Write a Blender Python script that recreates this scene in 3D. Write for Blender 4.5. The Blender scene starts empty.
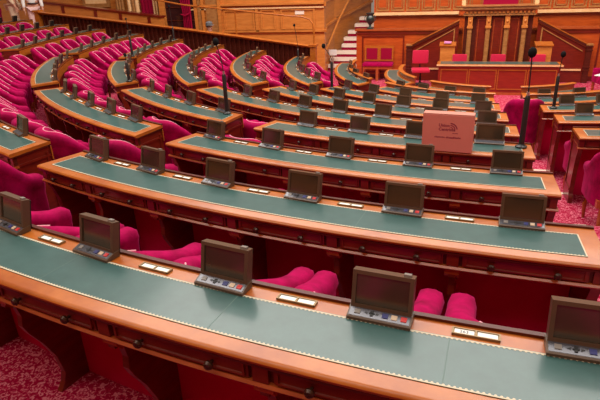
import bpy, bmesh, math, random
from math import sin, cos, pi, radians, degrees, asin, sqrt
from mathutils import Vector, Matrix
random.seed(4)
scn = bpy.context.scene
COL = scn.collection

# ------------------------------------------------------------------ materials
def mat(name, col, rough=.5, spec=.5, metal=0, noise=None, bump=0, sheen=0, sheen_tint=None, coat=0, emit=None):
    m = bpy.data.materials.new(name); m.use_nodes = True
    nt = m.node_tree; b = nt.nodes['Principled BSDF']
    b.inputs['Base Color'].default_value = (*col, 1)
    b.inputs['Roughness'].default_value = rough
    b.inputs['Specular IOR Level'].default_value = spec
    b.inputs['Metallic'].default_value = metal
    if coat:
        b.inputs['Coat Weight'].default_value = coat
        b.inputs['Coat Roughness'].default_value = .12
    if sheen:
        b.inputs['Sheen Weight'].default_value = sheen
        b.inputs['Sheen Roughness'].default_value = .35
        b.inputs['Sheen Tint'].default_value = (*(sheen_tint or col), 1)
    if emit:
        b.inputs['Emission Color'].default_value = (*emit, 1); b.inputs['Emission Strength'].default_value = 1
    if noise:
        col2, scale, stretch, lo, hi = noise
        tc = nt.nodes.new('ShaderNodeTexCoord'); mp = nt.nodes.new('ShaderNodeMapping')
        mp.inputs['Scale'].default_value = stretch
        nz = nt.nodes.new('ShaderNodeTexNoise'); nz.inputs['Scale'].default_value = scale
        nz.inputs['Detail'].default_value = 5; nz.inputs['Roughness'].default_value = .6
        cr = nt.nodes.new('ShaderNodeValToRGB')
        cr.color_ramp.elements[0].position = lo; cr.color_ramp.elements[1].position = hi
        cr.color_ramp.elements[0].color = (*col, 1); cr.color_ramp.elements[1].color = (*col2, 1)
        nt.links.new(tc.outputs['Object'], mp.inputs['Vector']); nt.links.new(mp.outputs[0], nz.inputs['Vector'])
        nt.links.new(nz.outputs['Fac'], cr.inputs[0]); nt.links.new(cr.outputs[0], b.inputs['Base Color'])
        if bump:
            bp = nt.nodes.new('ShaderNodeBump'); bp.inputs['Strength'].default_value = bump; bp.inputs['Distance'].default_value = .004
            nt.links.new(nz.outputs['Fac'], bp.inputs['Height']); nt.links.new(bp.outputs[0], b.inputs['Normal'])
    return m
M = {}
M['border'] = mat('honey_wood', (.32,.070,.006), .32, .5, noise=((.48,.140,.017), 6, (1,1,4), .3, .7), coat=.2)
M['red_wood'] = mat('mahogany', (.10,.007,.003), .3, .5, noise=((.185,.016,.005), 5, (1,1,6), .3, .7), coat=.35)
M['mold'] = mat('mahogany_moulding', (.30,.05,.012), .25, .5, noise=((.42,.09,.02), 8, (1,1,3), .3, .7), coat=.4)
M['dark_wood'] = mat('dark_mahogany', (.055,.007,.004), .35, .4, noise=((.10,.014,.006), 5, (1,1,5), .3, .7))
M['panel'] = mat('cherry_wood', (.33,.045,.005), .35, .5, noise=((.52,.085,.009), 3, (1,1,7), .3, .75), coat=.2)
M['gold_wood'] = mat('light_oak', (.44,.135,.022), .4, .4, noise=((.62,.22,.045), 3, (1,1,6), .3, .75), coat=.15)
M['cream'] = mat('cream_moulding', (.72,.40,.17), .4, .4, noise=((.80,.52,.27), 9, (1,1,1), .3, .7))
M['pilaster'] = mat('gilded_wood', (.25,.095,.024), .35, .5, noise=((.42,.19,.06), 7, (1,1,3), .3, .7))
M['leather'] = mat('green_leather', (.024,.076,.071), .34, .5, noise=((.035,.100,.094), 14, (1,1,1), .3, .7), bump=.1, coat=.35)
M['seam'] = mat('leather_seam', (.10,.17,.15), .6)
M['gilt'] = mat('gilt_tooling', (.58,.50,.36), .5, .4)
M['velvet'] = mat('raspberry_velvet', (.20,.0,.032), .85, .1, noise=((.44,.0,.085), 9, (1,1,1), .3, .7), sheen=.22, sheen_tint=(1,.12,.4))
M['sheen_line'] = mat('pale_pink_sheen', (.85,.36,.45), .5, .4)  # pale pink imitates the light caught on the velvet roll
M['crimson'] = mat('crimson_cloth', (.48,.0,.045), .8, .15, noise=((.58,.0,.07), 4, (1,1,1), .3, .7), sheen=.2, sheen_tint=(.6,.02,.15))
M['brown'] = mat('bronze_plastic', (.085,.050,.030), .34, .5, noise=((.115,.068,.040), 5, (1,1,1), .3, .7))
M['screen'] = mat('screen_glass', (.045,.031,.019), .12, 1.0)  # brown base colour stands in for the hall reflected in the glass
M['keypad'] = mat('keypad_gloss', (.09,.09,.11), .2, 1.0, metal=.35)
M['white'] = mat('white_card', (.78,.76,.72), .5)
M['red'] = mat('red_key', (.65,.03,.03), .4)
M['blue'] = mat('blue_key', (.03,.035,.20), .4)
M['ivory'] = mat('ivory_key', (.72,.58,.42), .4)
M['grey'] = mat('grey_key', (.22,.20,.18), .4)
M['black'] = mat('black_metal', (.012,.011,.011), .4, .5)
M['foam'] = mat('black_foam', (.01,.01,.011), .95, .1)
M['brass'] = mat('brass', (.26,.17,.08), .4, .5, metal=.4)
M['steel'] = mat('steel', (.55,.53,.5), .3, .5, metal=.8)
M['knob'] = mat('dark_bronze_knob', (.045,.018,.010), .25, .6, metal=.3)
M['ink'] = mat('ink', (.06,.06,.09), .7)
M['plum'] = mat('plum_ink', (.24,.03,.06), .7)
M['salmon'] = mat('salmon_card', (.62,.22,.17), .55, .3, noise=((.66,.25,.2), 3, (1,1,1), .3, .7))
M['salmon_side'] = mat('salmon_card_side', (.5,.2,.15), .6)
M['office'] = mat('coral_fabric', (.50,.015,.055), .85, .15, sheen=.3, sheen_tint=(1,.4,.5))
M['urn'] = mat('green_bronze', (.012,.022,.02), .3, .6, noise=((.03,.045,.04), 5, (1,1,1), .3, .7))
M['nosing'] = mat('pale_nosing', (.72,.58,.47), .5)
M['stone'] = mat('pale_stone', (.78,.66,.56), .5)
M['glass_dark'] = mat('dark_door_glass', (.035,.010,.010), .12, .6)
M['curtain'] = mat('crimson_curtain', (.26,.0,.025), .8, .15, sheen=.3, sheen_tint=(.9,.1,.3))
M['skin'] = mat('skin', (.55,.27,.18), .6)
M['hair'] = mat('dark_hair', (.03,.02,.015), .7)
M['cap'] = mat('grey_cap', (.12,.12,.13), .8)
M['shirt'] = mat('white_shirt', (.75,.72,.70), .8)
M['stripe'] = mat('dark_jacket', (.03,.03,.05), .8)
M['beige'] = mat('cream_trousers', (.68,.52,.36), .8)
M['pinkbag'] = mat('pale_pink_cloth', (.75,.5,.48), .8)
M['belt'] = mat('dark_belt', (.04,.02,.02), .5)
M['paper'] = mat('paper', (.8,.78,.74), .6)
M['lilac'] = mat('lilac_paper', (.62,.2,.45), .6)
M['pinkpaper'] = mat('pink_carpet_runner', (.62,.10,.17), .9)

def carpet():
    m = bpy.data.materials.new('patterned_carpet'); m.use_nodes = True
    nt = m.node_tree; b = nt.nodes['Principled BSDF']; b.inputs['Roughness'].default_value = .95
    b.inputs['Specular IOR Level'].default_value = .1
    tc = nt.nodes.new('ShaderNodeTexCoord')
    v = nt.nodes.new('ShaderNodeTexNoise'); v.inputs['Scale'].default_value = 42; v.inputs['Detail'].default_value = 1.5
    v.inputs['Distortion'].default_value = 1.6
    cr = nt.nodes.new('ShaderNodeValToRGB'); e = cr.color_ramp.elements
    e[0].position = .44; e[0].color = (.30,.002,.030,1); e[1].position = .60; e[1].color = (.62,.17,.22,1)
    k = e.new(.52); k.color = (.42,.01,.06,1)
    nt.links.new(tc.outputs['Object'], v.inputs['Vector']); nt.links.new(v.outputs['Fac'], cr.inputs[0])
    nt.links.new(cr.outputs[0], b.inputs['Base Color'])
    return m
M['carpet'] = carpet()
M['bench'] = mat('bench_red_wood', (.20,.011,.005), .35, .5, noise=((.28,.02,.006), 4, (1,1,6), .3, .7), coat=.3)

# ------------------------------------------------------------------ mesh helpers
class MB:
    def __init__(s): s.v = []; s.f = []
    def add(s, v, f):
        o = len(s.v); s.v += [tuple(p) for p in v]; s.f += [tuple(i+o for i in q) for q in f]; return s
    def box(s, x0, x1, y0, y1, z0, z1):
        v = [(x0,y0,z0),(x1,y0,z0),(x1,y1,z0),(x0,y1,z0),(x0,y0,z1),(x1,y0,z1),(x1,y1,z1),(x0,y1,z1)]
        return s.add(v, [(0,3,2,1),(4,5,6,7),(0,1,5,4),(1,2,6,5),(2,3,7,6),(3,0,4,7)])
    def hexa(s, b, t):                       # two quads (bottom, top)
        return s.add(list(b)+list(t), [(3,2,1,0),(4,5,6,7),(0,1,5,4),(1,2,6,5),(2,3,7,6),(3,0,4,7)])
    def lathe(s, prof, c=(0,0,0), n=16, axis='z'):
        rings = []
        for r, h in prof:
            ring = []
            for i in range(n):
                a = 2*pi*i/n; p = (r*cos(a), r*sin(a), h)
                if axis == 'y': p = (p[0], -p[2], p[1])
                if axis == 'x': p = (p[2], p[0], p[1])
                ring.append((p[0]+c[0], p[1]+c[1], p[2]+c[2]))
            rings.append(ring)
        v = sum(rings, []); f = []
        for j in range(len(rings)-1):
            for i in range(n):
                k = (i+1) % n
                f.append((j*n+i, j*n+k, (j+1)*n+k, (j+1)*n+i))
        f.append(tuple(range(n))[::-1]); f.append(tuple((len(rings)-1)*n+i for i in range(n)))
        return s.add(v, f)
    def tube(s, pts, r, n=8):
        pts = [Vector(p) for p in pts]; rr = r if isinstance(r, (list, tuple)) else [r]*len(pts)
        rings = []
        up = Vector((0,0,1))
        for i, p in enumerate(pts):
            d = (pts[min(i+1, len(pts)-1)] - pts[max(i-1, 0)]).normalized()
            a = d.cross(up)
            if a.length < .05: a = d.cross(Vector((1,0,0)))
            a.normalize(); b = a.cross(d)
            rings.append([p + rr[i]*(cos(2*pi*j/n)*a + sin(2*pi*j/n)*b) for j in range(n)])
        v = sum(rings, []); f = []
        for i in range(len(rings)-1):
            for j in range(n):
                k = (j+1) % n
                f.append((i*n+j, i*n+k, (i+1)*n+k, (i+1)*n+j))
        f.append(tuple(range(n))[::-1]); f.append(tuple((len(rings)-1)*n+j for j in range(n)))
        return s.add(v, f)
    def ell(s, c, rx, ry, rz, nu=16, nv=10, tilt=0):
        v = []; f = []
        for j in range(nv+1):
            t = pi*j/nv
            for i in range(nu):
                a = 2*pi*i/nu
                p = Vector((rx*sin(t)*cos(a), ry*sin(t)*sin(a), rz*cos(t)))
                if tilt: p = Matrix.Rotation(tilt, 3, 'X') @ p
                v.append((p.x+c[0], p.y+c[1], p.z+c[2]))
        for j in range(nv):
            for i in range(nu):
                k = (i+1) % nu
                f.append((j*nu+i, (j+1)*nu+i, (j+1)*nu+k, j*nu+k))
        return s.add(v, f)
    def prism(s, poly, fn, n=1):             # poly of 2D points, fn(u,v,side) -> 3D, side in 0..n
        k = len(poly); v = []; f = []
        for j in range(n+1):
            for (a, b) in poly: v.append(fn(a, b, j))
        for j in range(n):
            for i in range(k):
                l = (i+1) % k
                f.append((j*k+i, j*k+l, (j+1)*k+l, (j+1)*k+i))
        f.append(tuple(range(k))[::-1]); f.append(tuple(n*k+i for i in range(k)))
        return s.add(v, f)
    def mesh(s, name, m, smooth=False, bevel=0, angle=40):
        me = bpy.data.meshes.new(name); me.from_pydata(s.v, [], s.f); me.validate()
        bm = bmesh.new(); bm.from_mesh(me)
        bmesh.ops.remove_doubles(bm, verts=bm.verts, dist=1e-6)
        bmesh.ops.recalc_face_normals(bm, faces=bm.faces)
        if bevel:
            ed = [e for e in bm.edges if len(e.link_faces) == 2 and e.calc_face_angle(0) > .6]
            bmesh.ops.bevel(bm, geom=ed, offset=bevel, segments=2, profile=.7, affect='EDGES', clamp_overlap=True)
        if smooth:
            for fc in bm.faces: fc.smooth = True
            for e in bm.edges:
                if len(e.link_faces) == 2 and e.calc_face_angle(0) > radians(angle): e.smooth = False
        bm.to_mesh(me); bm.free(); me.materials.append(M[m] if isinstance(m, str) else m)
        return me
    def build(s, name, m, parent=None, **k):
        return link(name, s.mesh(name, m, **k), parent)
def link(name, me, parent=None):
    o = bpy.data.objects.new(name, me); COL.objects.link(o)
    if parent: o.parent = parent
    return o
def tag(o, label, cat, group=None):
    o['label'] = label; o['category'] = cat
    if group: o['group'] = group
    return o
def thing(name, label, cat, loc=(0,0,0), rz=0, group=None):
    o = bpy.data.objects.new(name, None); COL.objects.link(o); o.empty_display_size = .1
    o.location = loc; o.rotation_euler = (0,0,rz)
    return tag(o, label, cat, group)
def struct(o): o['kind'] = 'structure'; return o
def dup(root, loc, rz, label, group=None):
    r = root.copy(); COL.objects.link(r); r.location = loc; r.rotation_euler = (0,0,rz); r['label'] = label
    if group: r['group'] = group
    for ch in list(root.children):
        c = ch.copy(); COL.objects.link(c); c.parent = r
        for g in list(ch.children):
            d = g.copy(); COL.objects.link(d); d.parent = c
    return r

# ------------------------------------------------------------------ plan of the chamber
DT = .76; DEPTH = .364
def R(k): return (10.134-k)*1.15
def ZF(k): return -(.1187*k + .0021*k*(k-1)/2)*1.15
PIT = ZF(8)
def pol(r, a, z=0.0):
    a = radians(a); return (r*sin(a), -r*cos(a), z)
ORD = ['first','second','third','fourth','fifth','sixth','seventh','eighth','ninth','tenth']

# ------------------------------------------------------------------ camera
cd = bpy.data.cameras.new('camera'); cam = bpy.data.objects.new('camera', cd); COL.objects.link(cam)
yaw, pit, roll = -.2852, .4082, -.040
fw = Vector((sin(yaw)*cos(pit), cos(yaw)*cos(pit), -sin(pit))); rt = Vector((cos(yaw), -sin(yaw), 0)); up = rt.cross(fw)
X = cos(roll)*rt + sin(roll)*up; Y = -sin(roll)*rt + cos(roll)*up; Z = -fw
cam.matrix_world = Matrix(((X.x,Y.x,Z.x,-.961),(X.y,Y.y,Z.y,-12.769),(X.z,Y.z,Z.z,1.846),(0,0,0,1)))
cd.sensor_width = 36; cd.lens = 526.4/600*36; cd.clip_end = 200; cd.clip_start = .05
scn.camera = cam

# ------------------------------------------------------------------ floor: stepped tiers and the pit
fb = MB()
NSEG = 90
def arc_pts(r, z, a0=None, a1=50.0):
    lo = -90-degrees(asin(.45/r)) if r > .5 else -90
    return [pol(r, lo+(a1-lo)*i/NSEG, z) for i in range(NSEG+1)]
def strip(p, q):
    n = len(p); fb.add(p+q, [(i, i+1, n+i+1, n+i) for i in range(n-1)])
for k in range(7, -5, -1):
    ri, ro = R(k)-DEPTH, R(k-1)-DEPTH
    strip(arc_pts(ri, ZF(k+1)), arc_pts(ri, ZF(k)))
    strip(arc_pts(ri, ZF(k)), arc_pts(ro, ZF(k)))
rp = R(7)-DEPTH
fb.add([(-15,-4,PIT),(9,-4,PIT),(9,7,PIT),(-15,7,PIT)], [(0,1,2,3)])
struct(fb.build('floor', 'carpet'))
# landing at the top of the left hand side where the visitors stand
lb = MB(); lb.box(-16.5, -12.45, .47, 3.0, PIT, ZF(-2)); struct(lb.build('floor_landing', 'carpet'))
# nosing strips on the aisle steps
for n, k in enumerate(range(-1, 8)):
    nb = MB(); r = R(k-1)-DEPTH
    aisles = [(0, .36, .24)] + ([(-22.5, .21, .21), (-67.5, .21, .21)] if k-1 <= 3 else []) + [(-45, .21, .21)]
    for a, w1, w0 in aisles:
        lo, hi = a-degrees(w0/r), a+degrees(w1/r)
        nb.prism([(-.035, .001), (.004, .001), (.004, -.035), (-.008, -.035), (-.008, -.012), (-.035, -.002)][::-1] if False else
                 [(.006, .003), (.006, -.03), (-.004, -.03), (-.004, -.002), (.0, .003)],
                 lambda d, z, j: pol(r-d, lo+(hi-lo)*j/4, ZF(k-1)+z), 4)
        nb.prism([(-.045, .0005), (.006, .0005), (.006, .004), (-.045, .004)], lambda d, z, j: pol(r-d, lo+(hi-lo)*j/4, ZF(k-1)+z), 4)
    struct(nb.build('trim_%d' % (n+1), 'nosing'))

# ------------------------------------------------------------------ desks
knob_me = MB().lathe([(.006,0),(.006,.012),(.016,.018),(.018,.026),(.012,.034),(.003,.036)], n=10, axis='y').mesh('knob', 'knob', smooth=True)
def desk(k, a0, a1, e0, e1, seats, label, rail=0.0, detail=2, fl=True, div_ends=True):
    rk = R(k); zf = ZF(k); drop = zf-ZF(k+1) if k < 8 else 0
    amid = (a0+a1)/2
    root = thing('curved_desk', label, 'desk', pol(rk-.18, amid, zf), radians(amid), 'curved desks of the chamber')
    inv = (Matrix.Translation(root.location) @ Matrix.Rotation(radians(amid), 4, 'Z')).inverted()
    sl = .22 if -50 < a1 < -20 else 0
    def lo(r, e=0): return a0+degrees(asin((e0+e)/r))
    def hi(r, e=0): return a1-degrees(asin((e1+e+sl*(rk-r))/r))
    def P(d, z, t, e=0):
        r = rk-d; l, h = lo(r, e), hi(r, e)
        return inv @ Vector(pol(r, l+(h-l)*t, zf+z))
    def PA(d, z, a): return inv @ Vector(pol(rk-d, a, zf+z))
    ns = max(10, int((a1-a0)*1.1))
    def sweep(mb, poly, e=0, n=ns): return mb.prism(poly, lambda d, z, j: P(d, z, j/n, e), n)
    def asweep(mb, poly, l, h, n=4): return mb.prism(poly, lambda d, z, j: PA(d, z, l+(h-l)*j/n), n)
    # top slab with a rounded outer moulding
    sweep(MB(), [(-.012,.738),(-.016,.750),(-.010,.7595),(.0,.762),(DEPTH,.762),(DEPTH+.008,.752),(DEPTH+.004,.735),(.0,.733)]).build('worktop', 'border', root, smooth=True, angle=50)
    sweep(MB(), [(-.006,.722),(-.008,.733),(DEPTH,.733),(DEPTH,.722)]).build('edge_moulding', 'dark_wood', root)
    # raised lip along the inner edge
    h = .762+max(rail, .011)
    sweep(MB(), [(DEPTH-.010 if not rail else DEPTH-.03,.7615),(DEPTH-.010 if not rail else DEPTH-.03,h-.02 if rail else h),(DEPTH+.01,h-.02 if rail else h),(DEPTH+.01,.7615)]).build('inner_lip', 'dark_wood' if not rail else 'mold', root)
    if rail:
        sweep(MB(), [(DEPTH-.055,h-.02),(DEPTH-.06,h-.006),(DEPTH-.045,h+.004),(DEPTH+.03,h+.004),(DEPTH+.042,h-.006),(DEPTH+.035,h-.02)], -.02).build('handrail', 'border', root, smooth=True)
    # leather inlay and its gilt border
    le = sweep(MB(), [(.052,.7615),(.052,.7645),(.282,.7645),(.282,.7615)], .085).build('leather_inlay', 'leather', root)
    g = MB()
    for d in (.055, .277):
        sweep(g, [(d-.0025,.7642),(d-.0025,.7652),(d+.0025,.7652),(d+.0025,.7642)], .088)
    for ang in (0, 1):
        def q(d, s): 
            r = rk-d; l, hh = lo(r, .085), hi(r, .085); aa = l+degrees(s/r) if ang == 0 else hh-degrees(s/r)
            return inv @ Vector(pol(r, aa, zf+.7652))
        g.add([q(.055,.0),q(.055,.006),q(.277,.006),q(.277,.0)], [(0,1,2,3)])
    if detail >= 3:                            # tooled teeth along the border
        for d, sg in ((.060, 1), (.272, -1)):
            r = rk-d; L = radians(hi(r,.09)-lo(r,.09))*r; n = int(L/.0155)
            for i in range(n):
                l = lo(r,.09)+degrees((i*.0155)/r); w = degrees(.0105/r)
                g.add([PA(d-sg*.004,.7652,l), PA(d-sg*.004,.7652,l+w), PA(d+sg*.0025,.7654,l+w*.75), PA(d+sg*.0025,.7654,l+w*.25)], [(0,1,2,3)])
    g.build('gilt_border', 'gilt', le)
    if detail >= 3:
        sm = MB()
        for a in ((-12.35,-8.35,-4.55) if k == 0 else (-13.9,-7.6)):
            w_ = degrees(.0012/rk)
            asweep(sm, [(.064,.7643),(.064,.7650),(.270,.7650),(.270,.7643)], a-w_, a+w_, 1)
        sm.build('seam', 'seam', le)
    # apron, drawers, dividers
    sweep(MB(), [(.022,.640),(.022,.733),(.05,.733),(.05,.640)], .01).build('apron', 'dark_wood', root)
    sweep(MB(), [(.004,.632),(-.002,.641),(.006,.650),(.05,.650),(.05,.632)], .0).build('apron_moulding', 'mold', root, smooth=True)
    bounds = [lo(rk, .03)] + [(seats[i]+seats[i+1])/2 for i in range(len(seats)-1)] + [hi(rk, .03)]
    for i in range(len(bounds)-1):
        w = degrees(.045/rk); l, hh = bounds[i]+w, bounds[i+1]-w
        if hh-l < degrees(.12/rk): continue
        db = MB(); n = 5
        asweep(db, [(.012,.655),(.012,.722),(.024,.722),(.024,.655)], l, hh, n)
        s = degrees(.012/rk)
        asweep(db, [(.004,.661),(.004,.667),(.013,.669),(.013,.659)], l+s, hh-s, n)
        asweep(db, [(.004,.709),(.004,.715),(.013,.717),(.013,.707)], l+s, hh-s, n)
        asweep(db, [(.004,.661),(.004,.715),(.013,.715),(.013,.661)], l+s, l+1.6*s, 1)
        asweep(db, [(.004,.661),(.004,.715),(.013,.715),(.013,.661)], hh-1.6*s, hh-s, 1)
        dr = db.build('drawer', 'red_wood', root)
        wd = (hh-l)*radians(1)*rk
        for fr in ((.24, .76) if wd > .35 else (.5,)):
            a = l+(hh-l)*fr
            kb = link('knob', knob_me, dr); kb.location = PA(.010,.683,a); kb.rotation_euler = (0,0,radians(a-amid))
    for b in bounds[1:-1]:
        w = degrees(.028/rk)
        asweep(MB(), [(.006,.652),(.006,.728),(.024,.728),(.024,.652)], b-w, b+w, 1).build('divider_block', 'red_wood', root)
    # kneehole partitions and the end panels
    if detail >= 2:
        prof = [(.025,.634),(.025,.58),(.065,.565),(.078,.50),(.070,.45),(.09,.40),(.14,.31),(.185,.20),(.205,.09),(.19,.04),(.16,.0),(.335,.0),(.335,.634)]
        cb = [(.02,.632),(.02,.60),(.04,.575),(.07,.575),(.07,.632)]
        for b in bounds[1:-1]:
            w = degrees(.016/rk)
            pp = asweep(MB(), prof, b-w, b+w, 1).build('partition', 'red_wood', root)
            asweep(MB(), cb, b-2.2*w, b+2.2*w, 1).build('corbel', 'mold', pp)
    prof = [(.012,.722),(.012,.64),(.05,.55),(.075,.46),(.09,.30),(.10,.10),(.075,.06),(.07,.0),(DEPTH-.01,.0),(DEPTH-.01,.722)]
    for t in (0, 1):
        mb = MB(); s = .045
        def fn(d, z, j):
            r = rk-d
            a = lo(r,.012)+degrees(s*j/r) if t == 0 else hi(r,.012)-degrees(s*j/r)
            return inv @ Vector(pol(r, a, zf+z))
        mb.prism(prof, fn, 1); ep = mb.build('end_panel', 'red_wood', root)
        mb = MB()
        def fn2(d, z, j):
            r = rk-d; s2 = -.008+.014*j
            a = lo(r,.012)+degrees(s2/r) if t == 0 else hi(r,.012)-degrees(s2/r)
            return inv @ Vector(pol(r, a, zf+z))
        mb.prism([(.10,.14),(.10,.165),(DEPTH-.035,.165),(DEPTH-.035,.14)], fn2, 1)
        mb.prism([(.03,.635),(.03,.655),(DEPTH-.0,.655),(DEPTH-.0,.635)], fn2, 1)
        mb.prism([(DEPTH-.05,.14),(DEPTH-.05,.68),(DEPTH-.035,.68),(DEPTH-.035,.14)], fn2, 1)
        mb.build('end_moulding', 'red_wood', ep)
    sweep(MB(), [(DEPTH-.004,.60),(DEPTH-.004,.72),(DEPTH+.006,.72),(DEPTH+.006,.60)], .0).build('front_rail', 'border', root)
    # inner front with its cloth-lined kneehole side
    sweep(MB(), [(DEPTH-.022,-drop+.002 if drop else 0),(DEPTH-.022,.735),(DEPTH-.002,.735),(DEPTH-.002,-drop+.002 if drop else 0)], .012).build('front_panel', 'red_wood', root)
    sweep(MB(), [(DEPTH-.034,.0),(DEPTH-.034,.70),(DEPTH-.0225,.70),(DEPTH-.0225,.0)], .06).build('cloth_lining', 'crimson', root)
    return root

# ------------------------------------------------------------------ monitor
def monitor(label, loc, rz, full=True):
    t = thing('desk_monitor', label, 'monitor', loc, rz, 'voting monitors on the desks')
    b = MB(); w = .108
    b.prism([(0,0),(0,.010),(.005,.013),(.042,.025),(.072,.027),(.072,0)], lambda y, z, j: ((-w, w)[j], y, z), 1)
    base = b.build('base', 'brown', t)
    b = MB(); b.prism([(.007,.0136),(.040,.0244),(.040,.0256),(.007,.0148)], lambda y, z, j: ((-w+.006, w-.006)[j], y, z), 1)
    kp = b.build('keypad', 'keypad', base)
    def onpad(x0, x1, s0, s1, hgt=.003):
        y0, y1 = .007+.033*s0, .007+.033*s1; z0, z1 = .0146+.0108*s0, .0146+.0108*s1
        return MB().hexa([(x0,y0,z0),(x1,y0,z0),(x1,y1,z1),(x0,y1,z1)], [(x0,y0,z0+hgt),(x1,y0,z0+hgt),(x1,y1,z1+hgt),(x0,y1,z1+hgt)])
    if full:
        for x, mm in ((-.075,'grey'),(.020,'blue'),(.050,'ivory'),(.082,'red')):
            onpad(x-.010, x+.010, .25, .75).build('key', mm, base)
        d = onpad(-.036, -.016, .42, .58); q = onpad(-.031, -.021, .2, .8); d.add(q.v, q.f)
        for sx in (-1, 1):
            c = -.026+sx*.014
            d.add([(c,.0192,.0204),(c,.0282,.0234),(c+sx*.011,.0237,.0219)], [(0,1,2)])
        d.build('arrow_pad', 'black', base)
    # tilted screen housing
    th = radians(12)
    def T(x, y, z):                           # local screen coordinates: z along the screen, y = depth
        return (x, .044+y*cos(th)+z*sin(th), .014-y*sin(th)+z*cos(th))
    hw, H, m = .104, .143, .014
    fr = MB()
    def bx(x0, x1, y0, y1, z0, z1):
        fr.hexa([T(x0,y0,z0),T(x1,y0,z0),T(x1,y1,z0),T(x0,y1,z0)], [T(x0,y0,z1),T(x1,y0,z1),T(x1,y1,z1),T(x0,y1,z1)])
    bx(-hw, -hw+m, -.006, .03, 0, H); bx(hw-m, hw, -.006, .03, 0, H)
    bx(-hw+m, hw-m, -.006, .03, H-m, H); bx(-hw+m, hw-m, -.006, .03, 0, .022); bx(-hw+m, hw-m, .004, .03,   .022, H-m)
    f = fr.build('housing', 'brown', t)
    fr = MB(); bx(-hw+.004, hw-.004, .030, .038, .006, H-.006); fr.build('back_cover', 'black', t)
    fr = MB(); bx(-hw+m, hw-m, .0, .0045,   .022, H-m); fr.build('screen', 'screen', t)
    if full:
        fr = MB(); bx(hw-.038, hw-.014, .002, .02, H, H+.008); fr.build('clip', 'grey', f)
    return t
mon_full = mon_lite = None
mons = []
def put_monitor(k, a, label, full=False):
    global mon_full, mon_lite
    r = R(k)-.272; loc = pol(r, a, ZF(k)+.7648); rz = radians(a+(max(-13, min(0, .32*(a+3))) if a > -45 else 0 if a > -62 else 12))
    if full:
        if not mon_full: mon_full = monitor(label, loc, rz, True); return mon_full
        return dup(mon_full, loc, rz, label)
    if not mon_lite: mon_lite = monitor(label, loc, rz, False); return mon_lite
    return dup(mon_lite, loc, rz, label)

# ------------------------------------------------------------------ text
def text(body, size, loc, rot, m, parent, name='lettering', align='CENTER', bold=0):
    cu = bpy.data.curves.new(name, 'FONT'); cu.body = body; cu.size = size; cu.align_x = align; cu.align_y = 'CENTER'
    cu.extrude = .0003; cu.offset = bold; cu.resolution_u = 2
    o = bpy.data.objects.new(name, cu); COL.objects.link(o)
    dg = bpy.context.evaluated_depsgraph_get(); me = bpy.data.meshes.new_from_object(o.evaluated_get(dg))
    bpy.data.objects.remove(o); me.materials.clear(); me.materials.append(M[m])
    q = link(name, me, parent); q.location = loc; q.rotation_euler = rot
    return q
# ------------------------------------------------------------------ name plates
def plate(label, loc, rz, full):
    t = thing('name_plate', label, 'name plate', loc, rz, 'name plates between the monitors')
    fb = MB(); w, d = .074, .017
    fb.box(-w,w,-d,d,0,.004)
    for y in (-d, d-.004): fb.box(-w,w,y,y+.004,.004,.009)
    for x in (-w, -.003, w-.006): fb.box(x,x+.006,-d,d,.004,.009)
    f = fb.build('frame', 'brass', t)
    for s in (-1, 1):
        x0, x1 = (-w+.008, -.005) if s < 0 else (.005, w-.008)
        MB().box(x0,x1,-d+.005,d-.005,.004,.006).build('card', 'white', t)
    return t
plate0 = None
def put_plate(k, a, label, full=False):
    global plate0
    loc = pol(R(k)-.314, a, ZF(k)+.7622); rz = radians(a)
    if not plate0: plate0 = plate(label, loc, rz, full); return plate0
    return dup(plate0, loc, rz, label)

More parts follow.
